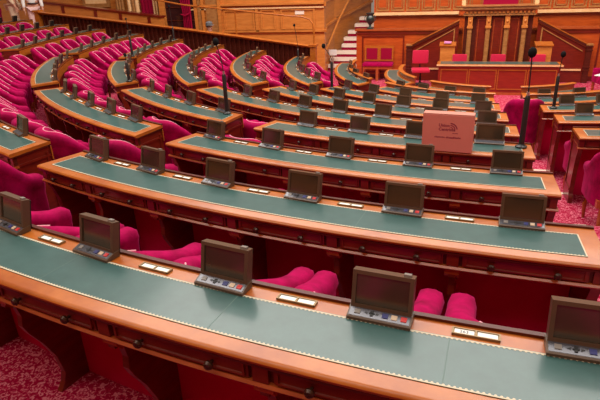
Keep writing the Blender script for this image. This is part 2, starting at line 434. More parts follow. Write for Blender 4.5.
# ------------------------------------------------------------------ armchair
def armchair(label, loc, rz, hb=.87, ha=.60):
    t = thing('velvet_armchair', label, 'chair', loc, rz, 'velvet armchairs at the desks')
    rad = .235; front = .235
    path = []
    for y in (front, .16, .08): path.append((-rad, y, (-1,0)))
    for i in range(0, 21):
        a = pi+pi*i/20; path.append((rad*cos(a), rad*sin(a), (cos(a), sin(a))))
    for y in (.08, .16, front): path.append((rad, y, (1,0)))
    def hh(y):
        u = min(1, max(0, (y+.20)/.42)); return hb-(hb-ha)*(u*u*(3-2*u))
    sec = [(.032,.27),(.034,-.13),(.048,-.095),(.058,-.055),(.047,-.016),(.018,0),(-.018,0),(-.047,-.016),(-.058,-.06),(-.044,-.10),(-.036,.38)]
    rings = []
    def ring(x, y, n, h, sc=1, dy=0):
        out = []
        for off, z in sec:
            zz = z if z > .2 else h+z
            out.append((x+n[0]*off*sc, y+n[1]*off*sc+dy, min(zz, h-(1-sc)*.05) if z <= .2 else zz))
        return out
    x, y, n = path[0]
    for sc, dy in ((.35,.046),(.72,.034),(.93,.016)): rings.append(ring(x, y, n, hh(y)-(1-sc)*.03, sc, dy))
    for x, y, n in path: rings.append(ring(x, y, n, hh(y)))
    for sc, dy in ((.93,.016),(.72,.034),(.35,.046)): rings.append(ring(x, y, n, hh(y)-(1-sc)*.03, sc, dy))
    kk = len(sec); v = sum(rings, []); f = []
    for j in range(len(rings)-1):
        for i in range(kk):
            l = (i+1) % kk; f.append((j*kk+i, j*kk+l, (j+1)*kk+l, (j+1)*kk+i))
    f.append(tuple(range(kk))); f.append(tuple((len(rings)-1)*kk+i for i in range(kk))[::-1])
    b = MB(); b.add(v, f); back = b.build('backrest', 'velvet', t, smooth=True, angle=60)
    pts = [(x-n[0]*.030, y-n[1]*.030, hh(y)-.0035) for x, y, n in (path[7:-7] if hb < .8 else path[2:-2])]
    b = MB(); b.tube(pts, .0045, 6); b.build('sheen_line', 'sheen_line', back, smooth=True)  # thin pale tube stands in for the velvet's sheen along the rolled top
    b = MB(); b.box(-.205,.205,-.20,.245,.345,.455); b.build('seat', 'velvet', t, smooth=True, bevel=.035)
    b = MB(); b.box(-.235,.235,-.18,.225,.27,.345); b.build('seat_rail', 'mold', t)
    for sx in (-1, 1):
        MB().tube([(sx*.215,.205,.30),(sx*.222,.215,.15),(sx*.215,.21,0)], [.028,.022,.014], 8).build('leg', 'mold', t, smooth=True)
        MB().tube([(sx*.18,-.16,.30),(sx*.19,-.19,.15),(sx*.20,-.225,0)], [.026,.022,.016], 8).build('leg', 'mold', t, smooth=True)
    return t
chair0 = {}
def put_chair(k, a, label, dr=.40, turn=0, group=None, low=False):
    loc = pol(R(k)+dr, a, ZF(k)+.0005); rz = radians(a+turn)
    if low not in chair0:
        chair0[low] = armchair(label, loc, rz, .785, .655) if low else armchair(label, loc, rz)
        return chair0[low]
    return dup(chair0[low], loc, rz, label)

# ------------------------------------------------------------------ fill the rows
def even(k, a0, a1, sp, m0=.53, m1=.53):
    r = R(k)-.29; arc = radians(a1-a0)*r; n = max(1, int(round((arc-m0-m1)/sp))+1)
    l, h = a0+degrees(m0/r), a1-degrees(m1/r)
    return [l+(h-l)*i/(n-1) for i in range(n)] if n > 1 else [(l+h)/2]
GAP = .2227
rows = []
CB, LB, FB, BB, IC, IL, RB = range(7)
# bank, phrase naming the row, k, a0, a1, e0, e1, seat angles from left to right
rows.append((CB, 'nearest centre desk', 0, -22.5, 0, GAP, GAP, [-18.2,-15.05,-12.1,-8.8,-5.72,-2.6]))
rows.append((CB, 'second centre desk', 1, -22.5, 0, GAP, GAP, [-19.86,-16.56,-13.25,-9.85,-6.53,-3.16]))
rows.append((CB, 'third centre desk', 2, -22.5, 0, GAP, GAP, [-19.36,-15.31,-11.25,-7.29,-3.38]))
rows.append((CB, 'fourth centre desk', 3, -22.5, 0, GAP, GAP, [-17.67,-13.28,-9.05,-4.19]))
rows.append((LB, 'desk at the left edge', 1, -45, -22.5, GAP, GAP, [-30.5,-26.70]))
rows.append((LB, 'nearer complete left desk', 2, -45, -22.5, GAP, GAP, [-41.31,-37.98,-34.11,-30.51,-27.02]))
rows.append((LB, 'farther complete left desk', 3, -45, -22.5, GAP, GAP, [-40.8,-36.46,-31.9,-26.88]))
rows.append((FB, 'short arc desk', 2, -67.5, -45, GAP, GAP, even(2,-67.5,-45,.60)))
rows.append((FB, 'rounded microphone desk', 3, -67.5, -45, GAP, GAP, even(3,-67.5,-45,.60)))
for k, w in ((-1,'topmost'),(0,'second'),(1,'third'),(2,'fourth'),(3,'fifth')):
    st_ = even(k,-90,-67.5,.60,.35,.53)
    rows.append((BB, w+' upper-left desk', k, -90, -67.5, -.30, GAP, st_[:{-1:4, 0:6}.get(k, 9)]))
for k, w, st_ in ((4,'fifth',[-40.2,-34.8,-29.6,-24.6,-19.83,-14.82,-9.66,-4.56]),(5,'sixth',[-38.8,-33.2,-27.6,-22.04,-16.43,-11.04,-5.33]),
                  (6,'seventh',[-38,-30,-22,-14,-6.9]),(7,'eighth',[-35,-26,-17,-8.3]),(8,'innermost',[-34,-22.5,-11])):
    rows.append((IC, w+' centre desk', k, -45, 0, GAP, GAP, st_))
for k, w in ((4,'leftmost'),(5,'second'),(6,'third'),(7,'fourth'),(8,'smallest')):
    rows.append((IL, w+' crescent desk', k, -90, -45, -.30, GAP, even(k,-90,-45,.56,.35,.5)))
for k, w, st_ in ((4,'nearest',[6.2,11.6]),(5,'second',[7.16,13.0]),(6,'third',[9.22,16]),(7,'fourth',[10.07,20.29]),(8,'innermost',[14,25])):
    rows.append((RB, w+' right bank desk', k, 0, 45, .35, GAP, st_))
FROM = {CB:'right', LB:'right', FB:'its near end', BB:'the balustrade', IC:'right', IL:'its near end', RB:'the aisle'}
DESKP = {CB:'of the near bank', LB:'across the left aisle', FB:'in the far left bank', BB:'running to the balustrade', IC:'of the inner rows', IL:'ending at the balustrade', RB:'past the central aisle'}
for bank, w, k, a0, a1, e0, e1, seats in rows:
    detail = 3 if (bank == CB and k <= 1) else 2
    desk(k, a0, a1, e0, e1, seats, ('curved green-topped mahogany desk, the %s %s' % (w, DESKP[bank])).strip(), rail={7:.075, 8:.115}.get(k, 0), detail=detail)
    n = len(seats)
    rev = bank not in (BB, RB)
    def which(i): return '%s from %s' % (ORD[n-1-i if rev else i], FROM[bank])
    for i, a in enumerate(seats):
        if k < 8 and not (bank == IC and a == -40.2):
            mo = put_monitor(k, a, 'brown desk monitor, %s on the %s' % (which(i), w), full=(bank == CB and k <= 2))
            if bank == CB and k == 3 and i == n-1: mo.scale = (1.2, 1.1, 1.12)
        if i < n-1 and k < 8:
            put_plate(k, (a+seats[i+1])/2, 'brass name plate in the gap %s on the %s' % (which(i+1 if rev else i), w))
        # chairs
        if k == 8 or (bank == IC and k > 4) or (bank == LB and k == 1) or (bank == BB and k == -1) or (bank == RB and (k > 5 or i > 0)): continue
        dr = .40; turn = random.uniform(-3, 3); low = bank in (CB, IC); ca = a
        if bank == CB:
            dr = .465
            if k == 0: dr = .66
            elif i == 0:
                low = False; dr = (0, .30, .44, .44)[k]; ca -= (0, 2.7, 1.5, 1.0)[k]; turn = (0, 22, 0, 0)[k]
        elif bank == IC: dr = .45
        elif bank == RB:
            dr = .50
            if i == 0: ca -= (1.1 if k == 4 else .8)
        ch = put_chair(k, ca, 'raspberry velvet armchair, %s behind the %s' % (which(i), w), dr, turn, low=low)
        sp = radians(min([abs(a-b) for b in seats if b != a] or [9]))*(R(k)+dr)
        ch.scale = (min(1.07 if low else 1.0, .985*sp/.59), 1, 1.12 if (bank == CB and k in (1, 2) and i == 0) else 1)

# ------------------------------------------------------------------ salmon box standing on the fourth row desk
zb = ZF(3)+DT+.0048
c = pol(R(3)-.005, -6.65, zb)
bx = thing('card_box', 'salmon pink document box with dark logo standing on the fourth-row desk', 'box', c, radians(-6.8))
b = MB(); b.box(-.215,.215,-.03,.075,0,.33); b.build('box_body', 'salmon', bx, bevel=.006)
b = MB(); b.box(-.213,.213,-.028,.073,.33,.336); b.build('lid', 'salmon_side', bx)
rx = (pi/2,0,0)
text('Union', .037, (-.075,-.0305,.235), rx, 'plum', bx, align='LEFT', bold=.0012)
text('Centriste', .037, (-.075,-.0305,.200), rx, 'plum', bx, align='LEFT', bold=.0012)
for i, (r0, r1) in enumerate(((.020,.028),(.038,.047),(.057,.067))):
    g = MB(); n = 10
    pr = [(r*cos(a), r*sin(a)) for r, rev in ((r0,0),(r1,1)) for a in ([radians(5+80*j/n) for j in range(n+1)] if not rev else [radians(85-80*j/n) for j in range(n+1)])]
    for j in range(n):
        a0_, a1_ = radians(8+84*j/n), radians(8+84*(j+1)/n)
        q = [(r0*cos(a0_), r0*sin(a0_)), (r1*cos(a0_), r1*sin(a0_)), (r1*cos(a1_), r1*sin(a1_)), (r0*cos(a1_), r0*sin(a1_))]
        g.hexa([(.025+p[0]*.9,-.0306,.200+p[1]*.9) for p in q], [(.025+p[0]*.9,-.0314,.200+p[1]*.9) for p in q])
    g.build('logo_arc', 'plum', bx)
g = MB()
for x0, x1 in ((.045,.062),(.066,.09)): g.box(x0,x1,-.031,-.0302,.168,.173)
for x0, x1, d in ((-.105,-.02,0),(-.008,.115,0)):
    x = x0
    while x < x1:
        wd = random.uniform(.006,.012); g.box(x, min(x+wd, x1), -.031, -.0302, .122+random.uniform(0,.002), .136+random.uniform(-.002,.003)); x += wd+.0035
g.build('small_print', 'plum', bx)
# number on the nearest visible name plate
def plate_text(match, s1, s2):
    for o in COL.objects:
        if o.get('category') == 'name plate' and o['label'] == match:
            card = [c for c in o.children if c.name.startswith('card')]
            text(s1, .019, (-.036,0,.0063), (0,0,0), 'ink', card[0] if False else o, 'number')
plate_text('brass name plate in the gap first from right on the nearest centre desk', '263', '')

# ------------------------------------------------------------------ desk microphones
def mic(label, x, y, z, bend=(0,0), h1=.46, h2=.80, straight=True, ball=.035):
    t = thing('gooseneck_microphone', label, 'microphone', (x,y,z), 0, 'gooseneck microphones in the chamber')
    MB().lathe([(.05,0),(.05,.012),(.03,.02),(.024,.03)], n=16).build('foot', 'black', t, smooth=True)
    MB().lathe([(.024,.02),(.023,h1-.02),(.014,h1)], n=12).build('stem', 'black', t, smooth=True)
    MB().lathe([(.012,h1),(.012,h1+.03)], n=10).build('collar', 'steel', t)
    pts = [(bend[0]*(u**1.5), bend[1]*(u**1.5), h1+.03+(h2-h1-.03)*u) for u in [i/8 for i in range(9)]]
    MB().tube(pts, .006, 8).build('gooseneck', 'black', t, smooth=True)
    e = pts[-1]; MB().ell((e[0],e[1],e[2]+ball*.5), ball, ball, ball*1.25, 14, 10).build('windshield', 'foam', t, smooth=True)
    return t
def mic_at(k, dr, a, label, **kw):
    p = pol(R(k)+dr, a, ZF(k)+.7655); return mic(label, *p, **kw)
mic_at(3, -.275, -25.9, 'black gooseneck microphone on right end of the fourth-row left bank desk', bend=(-.06,0))
mic_at(3, -.255, -2.25, 'black gooseneck microphone on right end of the fourth-row desk behind the salmon box', bend=(-.01,0))
mic_at(6, -.15, 6.3, 'black gooseneck microphone at the aisle end of a right bank desk', bend=(.02,0), h2=.74)
mic_at(3, -.24, -47.6, 'short black microphone tube on the rounded fourth-row desk at far left', bend=(.0,0), h1=.30, h2=.40, ball=.024)
mic_at(6, -.14, -40.5, 'black microphone bent to the left on the seventh-row desk before the steps', bend=(-.14,0), h1=.47, h2=.72)
mic_at(6, -.16, -89.5, 'thin black microphone near the end of the balustrade', bend=(-.07,0), h1=.2, h2=.76, ball=.028)
mic_at(3, -.27, -69.6, 'black microphone on the first desk end beside the balustrade bank', bend=(-.02,0), h1=.40, h2=.74, ball=.02)
mic_at(3, -.2, -91.0, 'tall thin black microphone against the balustrade at upper left', bend=(-.03,0), h1=.3, h2=.80, ball=.028)

# ------------------------------------------------------------------ balustrade along the left flank
def rail_z(x): return .143-.1198*(x+4.45)+.03*sin(pi*max(0, min(1, (-4.4-x)/8)))
YB = .58
bl = thing('balustrade', 'long sloping mahogany balustrade with turned balusters along the left flank', 'balustrade', (-8.4, YB, PIT), 0)
def L(x, y, z): return (x+8.4, y-YB, z-PIT)
xs = [-12.45+(-4.36+12.45)*i/30 for i in range(31)]
mb = MB(); mb.prism([(-.11,-.03),(-.115,-.012),(-.09,0),(.09,0),(.115,-.012),(.11,-.03),(.06,-.07),(-.06,-.07)], lambda y, z, j: L(xs[j], YB+y, rail_z(xs[j])+z), 30)
mb.build('handrail', 'border', bl, smooth=True, angle=50)
mb = MB(); mb.prism([(-.08,-.75),(-.08,-.62),(.08,-.62),(.08,-.75)], lambda y, z, j: L(xs[j], YB+y, rail_z(xs[j])+z), 30); mb.build('bottom_rail', 'red_wood', bl)
mb = MB(); mb.prism([(-.05,0),(-.05,1),(.07,1),(.07,0)], lambda y, z, j: L(xs[j], YB+y, PIT if z == 0 else rail_z(xs[j])-.75), 30); mb.build('plinth', 'dark_wood', bl)
mb = MB(); mb.prism([(.05,-.66),(.05,-.06),(.065,-.06),(.065,-.66)], lambda y, z, j: L(xs[j], YB+y, rail_z(xs[j])+z), 30); mb.build('back_board', 'dark_wood', bl)
bal = MB().lathe([(.022,0),(.022,.05),(.014,.07),(.026,.16),(.030,.21),(.020,.32),(.013,.42),(.020,.45),(.022,.48),(.022,.555)], n=10).mesh('baluster', 'dark_wood', smooth=True)
nb = 60
for i in range(nb):
    x = -12.3+(-4.5+12.3)*i/(nb-1)
    o = link('baluster', bal, bl); o.location = L(x, YB-.005, rail_z(x)-.625)
for x in (-12.45, -4.36):
    mb = MB(); z = rail_z(x); p = L(x, YB, 0)
    mb.box(p[0]-.07,p[0]+.07,-.085,.085,0,z-PIT-.01); mb.box(p[0]-.1,p[0]+.1,-.115,.115,z-PIT-.02,z-PIT+.03)
    mb.build('newel', 'border', bl)

# ------------------------------------------------------------------ wall behind the left passage
YL = 3.4
w = MB(); w.box(-9.9,-4.72,YL,YL+.2,PIT,3.6); struct(w.build('wall_left', 'gold_wood'))
def band(n, x0, x1, z0, z1, out, m='gold_wood'):
    b = MB(); b.box(x0,x1,YL-out,YL+.01,z0,z1); return struct(b.build('trim_%d' % n, m))
band(20, -9.3, -4.72, .965, 1.02, .10); band(21, -9.3, -4.72, .86, .90, .06, 'cream'); band(22, -9.3, -4.72, .90, .965, .03, 'mold')
band(23, -9.3, -4.72, .175, .235, .05, 'gold_wood'); band(24, -9.3, -4.72, .12, .175, .02, 'mold')
n = 25
for x0, x1 in ((-7.94,-6.92), (-6.72,-6.24), (-6.08,-5.0)):
    for (a, b_, c_, d_) in ((x0,x1,.80,.84),(x0,x1,.25,.29),(x0,x0+.05,.29,.80),(x1-.05,x1,.29,.80)):
        q = MB(); q.box(a,b_,YL-.035,YL+.005,c_,d_); struct(q.build('trim_%d' % n, 'gold_wood')); n += 1
for x in (-6.84,):
    q = MB(); q.box(x-.05,x+.05,YL-.05,YL,.2,.87); struct(q.build('trim_%d' % n, 'gold_wood')); n += 1
# gilded pilaster strips beside the doorway
for x0, x1, m, o_ in ((-8.92,-8.80,'gold_wood',.08),(-8.78,-8.70,'pilaster',.10),(-8.68,-8.58,'gold_wood',.06),(-8.5,-8.12,'pilaster',.09),(-8.10,-8.0,'gold_wood',.12)):
    q = MB(); q.box(x0,x1,YL-o_,YL,PIT,3.6); struct(q.build('trim_%d' % n, m)); n += 1
# wall of the stair well, bending away along the steps
w = MB(); pts = [(-4.72,YL),(-4.88,4.3),(-4.80,5.2),(-4.4,6.2),(-3.9,7.4)]
def offs(p): return [(x-.15, y+.05) for x, y in p]
def wallstrip(pts, z0f, z1f, th):
    mb = MB()
    for i in range(len(pts)-1):
        (xa, ya), (xb, yb) = pts[i], pts[i+1]
        mb.hexa([(xa,ya,z0f(i)),(xb,yb,z0f(i+1)),(xb-th,yb+th*.3,z0f(i+1)),(xa-th,ya+th*.3,z0f(i))], [(xa,ya,z1f(i)),(xb,yb,z1f(i+1)),(xb-th,yb+th*.3,z1f(i+1)),(xa-th,ya+th*.3,z1f(i))])
    return mb
for i in range(len(pts)-1): struct(wallstrip(pts[i:i+2], lambda i: PIT, lambda i: 3.6, .15).build('wall_stairs', 'gold_wood'))
led = lambda b: (lambda i: b+[0,.06,.16,.36,.6][i])
p2 = [(x+.06, y-.02) for x, y in pts]
struct(wallstrip(p2, led(.90), led(1.0), .08).build('trim_%d' % n, 'gold_wood')); n += 1
struct(wallstrip(p2, led(.16), led(.23), .08).build('trim_%d' % n, 'gold_wood')); n += 1
# sloping dado on the far side of the passage, with bays above it
YD = 2.75
def dz(x): return .70-.122*(x+9.75)
d = MB(); d.hexa([(-14.5,YD,PIT),(-9.78,YD,PIT),(-9.78,YD+.2,PIT),(-14.5,YD+.2,PIT)], [(-14.5,YD,dz(-14.5)),(-9.78,YD,dz(-9.78)),(-9.78,YD+.2,dz(-9.78)),(-14.5,YD+.2,dz(-14.5))])
struct(d.build('wall_dado', 'gold_wood'))
d = MB(); d.hexa([(-14.5,YD-.04,dz(-14.5)),(-9.75,YD-.04,dz(-9.78)),(-9.75,YD+.24,dz(-9.78)),(-14.5,YD+.24,dz(-14.5))], [(-14.5,YD-.04,dz(-14.5)+.05),(-9.75,YD-.04,dz(-9.78)+.05),(-9.75,YD+.24,dz(-9.78)+.05),(-14.5,YD+.24,dz(-14.5)+.05)])
struct(d.build('trim_%d' % n, 'red_wood')); n += 1
for x in (-13.3,-12.1,-11.2,-10.2):
    d = MB(); d.box(x-.05,x+.05,YD-.03,YD,PIT,dz(x)-.02); struct(d.build('trim_%d' % n, 'red_wood')); n += 1
w = MB(); w.box(-18,-9.9,YL+.45,YL+.6,PIT,3.6); struct(w.build('wall_hall', 'gold_wood'))
d = MB(); d.box(-9.95,-8.94,YL-.04,YL+.02,PIT,3.2); dr_ = struct(d.build('door_1', 'glass_dark'))
for x0, x1 in ((-10.12,-9.93),):
    q = MB(); q.box(x0,x1,YL-.12,YL+.08,PIT,3.4); struct(q.build('trim_%d' % n, 'gold_wood')); n += 1
for z in (.55,.95,1.35):
    q = MB(); q.box(-9.93,-8.95,YL-.06,YL-.04,z,z+.03); struct(q.build('trim_%d' % n, 'dark_wood')); n += 1
# curtains
def curtain(label, x0, x1, y, z0, z1, folds, pull=None):
    nx, nz = folds*8, 14; v = []; f = []
    for side in (0, 1):
        for j in range(nz+1):
            u = j/nz; z = z0+(z1-z0)*u
            for i in range(nx+1):
                s = i/nx; xa, xb = x0, x1
                if pull:
                    t = abs(z-pull)/(z1-pull) if z > pull else abs(z-pull)/(pull-z0)*.35
                    xa = x0+(x1-x0)*.62*(1-min(1,t)**1.3)
                x = xa+(xb-xa)*s
                v.append((x, y+.04*sin(2*pi*folds*s+.5*sin(3*u))+side*.012, z))
    m_ = (nx+1)*(nz+1)
    for j in range(nz):
        for i in range(nx):
            a = j*(nx+1)+i; q = (a, a+1, a+nx+2, a+nx+1); f.append(q); f.append(tuple(m_+w_ for w_ in q[::-1]))
    for i in range(nx):
        for a in (i, nz*(nx+1)+i): f.append((a, a+1, m_+a+1, m_+a))
    for j in range(nz):
        for a in (j*(nx+1), j*(nx+1)+nx): f.append((a, a+nx+1, m_+a+nx+1, m_+a))
    b = MB(); b.add(v, f); o = b.build('curtain', 'curtain', None, smooth=True)
    return tag(o, label, 'curtain', 'crimson curtains')
curtain('crimson curtain hanging straight between gold frames at upper left', -10.98, -10.5, YL+.25, dz(-10.7)-.3, 3.0, 4)
tb = curtain('crimson curtain tied back at its middle beside the dark door', -9.75, -9.0, YL-.16, -.6, 3.0, 5, pull=.72)
MB().tube([(-9.30,YL-.24,.76),(-9.15,YL-.25,.72),(-8.99,YL-.2,.80)], .022, 8).build('tieback', 'curtain', tb, smooth=True)
# cream and gold door frames and columns in the bays
def column(label, x, w_, y, m):
    t = thing('fluted_column', label, 'column', (x, y, dz(x)-.4), 0, 'cream and gold columns')
    for i in range(3):
        q = MB(); xx = -w_/2+w_*(i+.5)/3; q.lathe([(w_/6,0),(w_/6,2.8)], (xx,0,0), 10); q.build('shaft', m if i != 1 else 'pilaster', t, smooth=True)
    q = MB(); q.box(-w_/2-.02,w_/2+.02,-.08,.08,-.05,.0); q.build('base', m, t)
    return t
column('cream and gold fluted column left of the straight curtain', -11.22, .42, YL+.2, 'cream')
column('narrow cream column right of the straight curtain', -10.42, .16, YL+.2, 'cream')
column('pale fluted column beyond the gilt mirror at upper left', -11.75, .3, YL+.25, 'pilaster')
mr = thing('wall_mirror', 'large gilt-framed wall mirror cut by the top of the view', 'mirror', (-12.75,YL+.42,1.0))
q = MB(); q.box(-.42,.42,-.03,0,.12,2.1); q.build('glass', 'cream', mr)
q = MB(); q.box(-.52,.52,-.06,0,.0,.12); q.box(-.52,-.42,-.06,0,.12,2.1); q.box(.42,.52,-.06,0,.12,2.1); q.box(-.52,.52,-.06,0,2.1,2.2); q.build('frame', 'pilaster', mr)
# brass handrail above the passage
hr = thing('brass_handrail', 'slim brass handrail curving down near the end of the balustrade', 'handrail', (-7,2.6,PIT))
def H(x, y, z): return (x+7, y-2.6, z-PIT)
pts = [H(-9.7,1.6,1.36),H(-8.3,1.5,1.12),H(-6.9,1.4,.98),H(-6.0,1.35,.88),H(-5.2,1.3,.80),H(-4.82,1.3,.77),H(-4.62,1.3,.70),H(-4.54,1.3,.58),H(-4.52,1.3,.40),H(-4.52,1.3,-.4),H(-4.52,1.3,PIT)]
MB().tube(pts, .022, 8).build('rail', 'border', hr, smooth=True)
MB().tube([H(-6.75,1.4,.96),H(-6.75,1.4,PIT)], .022, 8).build('post', 'border', hr, smooth=True)
# two paper notices
nt = MB(); nt.box(-5.62,-5.34,YL-.012,YL-.0005,.68,.80); tag(nt.build('paper_notice', 'pinkpaper' if False else 'stone'), 'pale paper notice pinned to the wood panel above the balustrade end', 'notice')

# ------------------------------------------------------------------ staircase
st = thing('staircase', 'stone staircase with crimson runner climbing behind the low wall', 'staircase', (-4.2,4.4,PIT))
ys = [4.43,4.62,4.82,5.03,5.26,5.52,5.81,6.15,6.5]; xl = [-4.86,-4.83,-4.71,-4.52,-4.49,-4.40,-4.22,-4.12,-4.0]
for i in range(8):
    z = .19*(i+1); q = MB()
    q.hexa([(xl[i]+4.2-.0,ys[i]-4.4,z-.19),(.72,ys[i]-4.4,z-.19),(.72,ys[i+1]-4.4+.03,z-.19),(xl[i]+4.2,ys[i+1]-4.4+.03,z-.19)],
           [(xl[i]+4.2,ys[i]-4.4,z-.03),(.72,ys[i]-4.4,z-.03),(.72,ys[i+1]-4.4+.03,z-.03),(xl[i]+4.2,ys[i+1]-4.4+.03,z-.03)])
    r_ = q.build('riser', 'curtain', st)
    q = MB(); q.box(xl[i]+4.2,.72,ys[i]-4.4-.02,ys[i+1]-4.4+.03,z-.10,z); q.build('tread', 'stone', st)
# wooden handrail of the stairs
q = thing('stair_handrail', 'curved wooden handrail rising up the stairwell wall', 'handrail', (-4.7,4.5,-.2))
MB().tube([(-.08,-.9,-.28),(-.05,-.45,-.10),(.02,.0,.22),(.10,.6,.62),(.22,1.2,1.0),(.38,1.7,1.4),(.6,2.2,1.8)], .035, 8).build('rail', 'gold_wood', q, smooth=True)
for i, p in enumerate([(-.02,-.3,-.06),(.1,.7,.66)]):
    MB().tube([p,(p[0]-.15,p[1]+.1,p[2]-.03)], .015, 6).build('bracket', 'brass', q)
sg = thing('white_sign', 'small white sign standing at the foot of the stairs', 'sign', (-4.68,4.36,PIT))
q = MB(); q.box(-.02,.02,-.01,.01,0,.5); q.build('post', 'steel', sg)
q = MB(); q.box(-.13,.13,-.02,-.005,.5,.68); q.build('board', 'white', sg)

# ------------------------------------------------------------------ rostrum: low wall, high wall, tribune
YW = 3.25
for nm_, xa_, xb_ in (('wall_lower_left',-3.72,-.72),('wall_lower_right',1.05,6.5)):
    w = MB(); w.box(xa_,xb_,YW,YW+.25,PIT,.20); struct(w.build(nm_, 'panel'))
w = MB(); w.box(-3.76,-.72,YW-.06,YW+.31,.20,.245); w.box(1.05,6.5,YW-.06,YW+.31,.20,.245); struct(w.build('trim_%d' % n, 'mold')); n += 1
w = MB(); w.box(-3.74,-.72,YW-.03,YW+.1,.10,.16); w.box(1.05,6.5,YW-.03,YW+.1,.10,.16); struct(w.build('trim_%d' % n, 'red_wood')); n += 1
w = MB(); w.box(-3.74,-.72,YW-.03,YW+.1,PIT,PIT+.12); w.box(1.05,6.5,YW-.03,YW+.1,PIT,PIT+.12); struct(w.build('baseboard_rostrum', 'red_wood')); 
for x0, x1 in ((-3.55,-2.32),(2.75,3.8)):
    for a, b_, c_, d_ in ((x0,x1,.02,.06),(x0,x0+.04,-.95,.02),(x1-.04,x1,-.95,.02),(x0,x1,-.99,-.95)):
        w = MB(); w.box(a,b_,YW-.02,YW+.01,c_,d_); struct(w.build('trim_%d' % n, 'red_wood')); n += 1
YU = 4.3
w = MB(); w.box(-3.36,6.8,YU,YU+.3,PIT,4.2); struct(w.build('wall_back', 'panel'))
w = MB(); w.box(-3.42,-.86,YU-.12,YU+.02,.545,.625); struct(w.build('trim_%d' % n, 'cream')); n += 1
w = MB(); w.box(1.28,6.8,YU-.12,YU+.02,.545,.625); struct(w.build('trim_%d' % n, 'cream')); n += 1
w = MB(); w.box(-3.40,6.8,YU-.07,YU+.02,.50,.545); struct(w.build('trim_%d' % n, 'mold')); n += 1
x = -3.30
i = 0
while x < 6.4:
    q = MB(); 
    for a, b_, c_, d_ in ((x,x+.40,.66,.71),(x,x+.40,1.72,1.76),(x,x+.035,.71,1.72),(x+.365,x+.40,.71,1.72)): q.box(a,b_,YU-.03,YU+.005,c_,d_)
    q.box(x+.08,x+.32,YU-.022,YU+.005,.735,.765)
    q.box(x+.07,x+.085,YU-.02,YU+.005,.765,1.66); q.box(x+.315,x+.33,YU-.02,YU+.005,.765,1.66)
    struct(q.build('trim_%d' % n, 'pilaster')); n += 1
    x += .452
# urn on the corner of the low wall
u = MB(); u.lathe([(.10,0),(.10,.03),(.05,.05),(.035,.10),(.05,.13),(.10,.19),(.125,.27),(.115,.33),(.09,.37),(.10,.40),(.125,.43),(.125,.445),(.08,.445),(.07,.40)], n=20)
t = thing('bronze_urn', 'dark green urn on the left corner of the low wall', 'urn', (-3.33,YW+.05,.246)); u.build('bowl', 'urn', t, smooth=True)
for s in (-1, 1): MB().tube([(s*.10,0,.20),(s*.16,0,.26),(s*.16,0,.33),(s*.11,0,.38)], .012, 6).build('handle', 'urn', t, smooth=True)

# tribune
tr = thing('speaker_tribune', 'carved speaker tribune with gilded pilasters under a dentil cornice', 'tribune', (.165,2.85,PIT))
q = MB(); q.box(-.86,.86,.05,.36,0,1.80); q.build('body', 'dark_wood', tr)
for x in (-.60,-.20,.20):
    q = MB(); q.box(x+.06-.01,x+.34+.01,.03,.055,.15,1.72); p_ = q.build('panel', 'red_wood', tr)
    q = MB()
    for a, b_, c_, d_ in ((x+.085,x+.315,1.66,1.675),(x+.085,x+.1,.2,1.66),(x+.30,x+.315,.2,1.66)): q.box(a,b_,.022,.031,c_,d_)
    q.build('panel_moulding', 'mold', p_)
for x in (-.72,-.25,.22,.66):
    q = MB(); q.box(x-.055,x+.055,-.03,.06,.0,1.44); q.box(x-.035,x+.035,-.045,-.03,.1,1.38)
    pl = q.build('pilaster', 'pilaster', tr)
    q = MB(); q.box(x-.075,x+.075,-.06,.06,1.44,1.50); q.box(x-.06,x+.06,-.05,.06,1.50,1.76); q.ell((x,-.06,1.62), .03,.02,.035,10,6)
    q.build('capital', 'gold_wood', pl, bevel=.006)
q = MB(); q.box(-.90,.90,-.08,.38,1.765,1.80); q.box(-.87,.87,-.06,.36,1.80,1.90); q.build('architrave', 'pilaster', tr)
q = MB()
for i in range(17):
    xx = -.82+1.64*i/16; q.box(xx-.026,xx+.026,-.10,-.055,1.825,1.885)
q.build('dentils', 'gold_wood', tr)
q = MB(); q.prism([(-.13,1.90),(-.155,1.93),(-.15,1.99),(-.19,2.0),(-.19,2.02),(.38,2.02),(.38,1.90)], lambda y, z, j: ((-.94,.94)[j], y, z), 1); q.build('cornice', 'pilaster', tr)
for s in (-1,1):
    q = MB(); q.box(s*.92-.05,s*.92+.05,.2,.34,2.02,2.14); q.build('corner_block', 'cream', tr)
q = MB(); q.box(-.42,.46,.28,.34,2.02,2.6); q.build('backboard', 'curtain', tr)
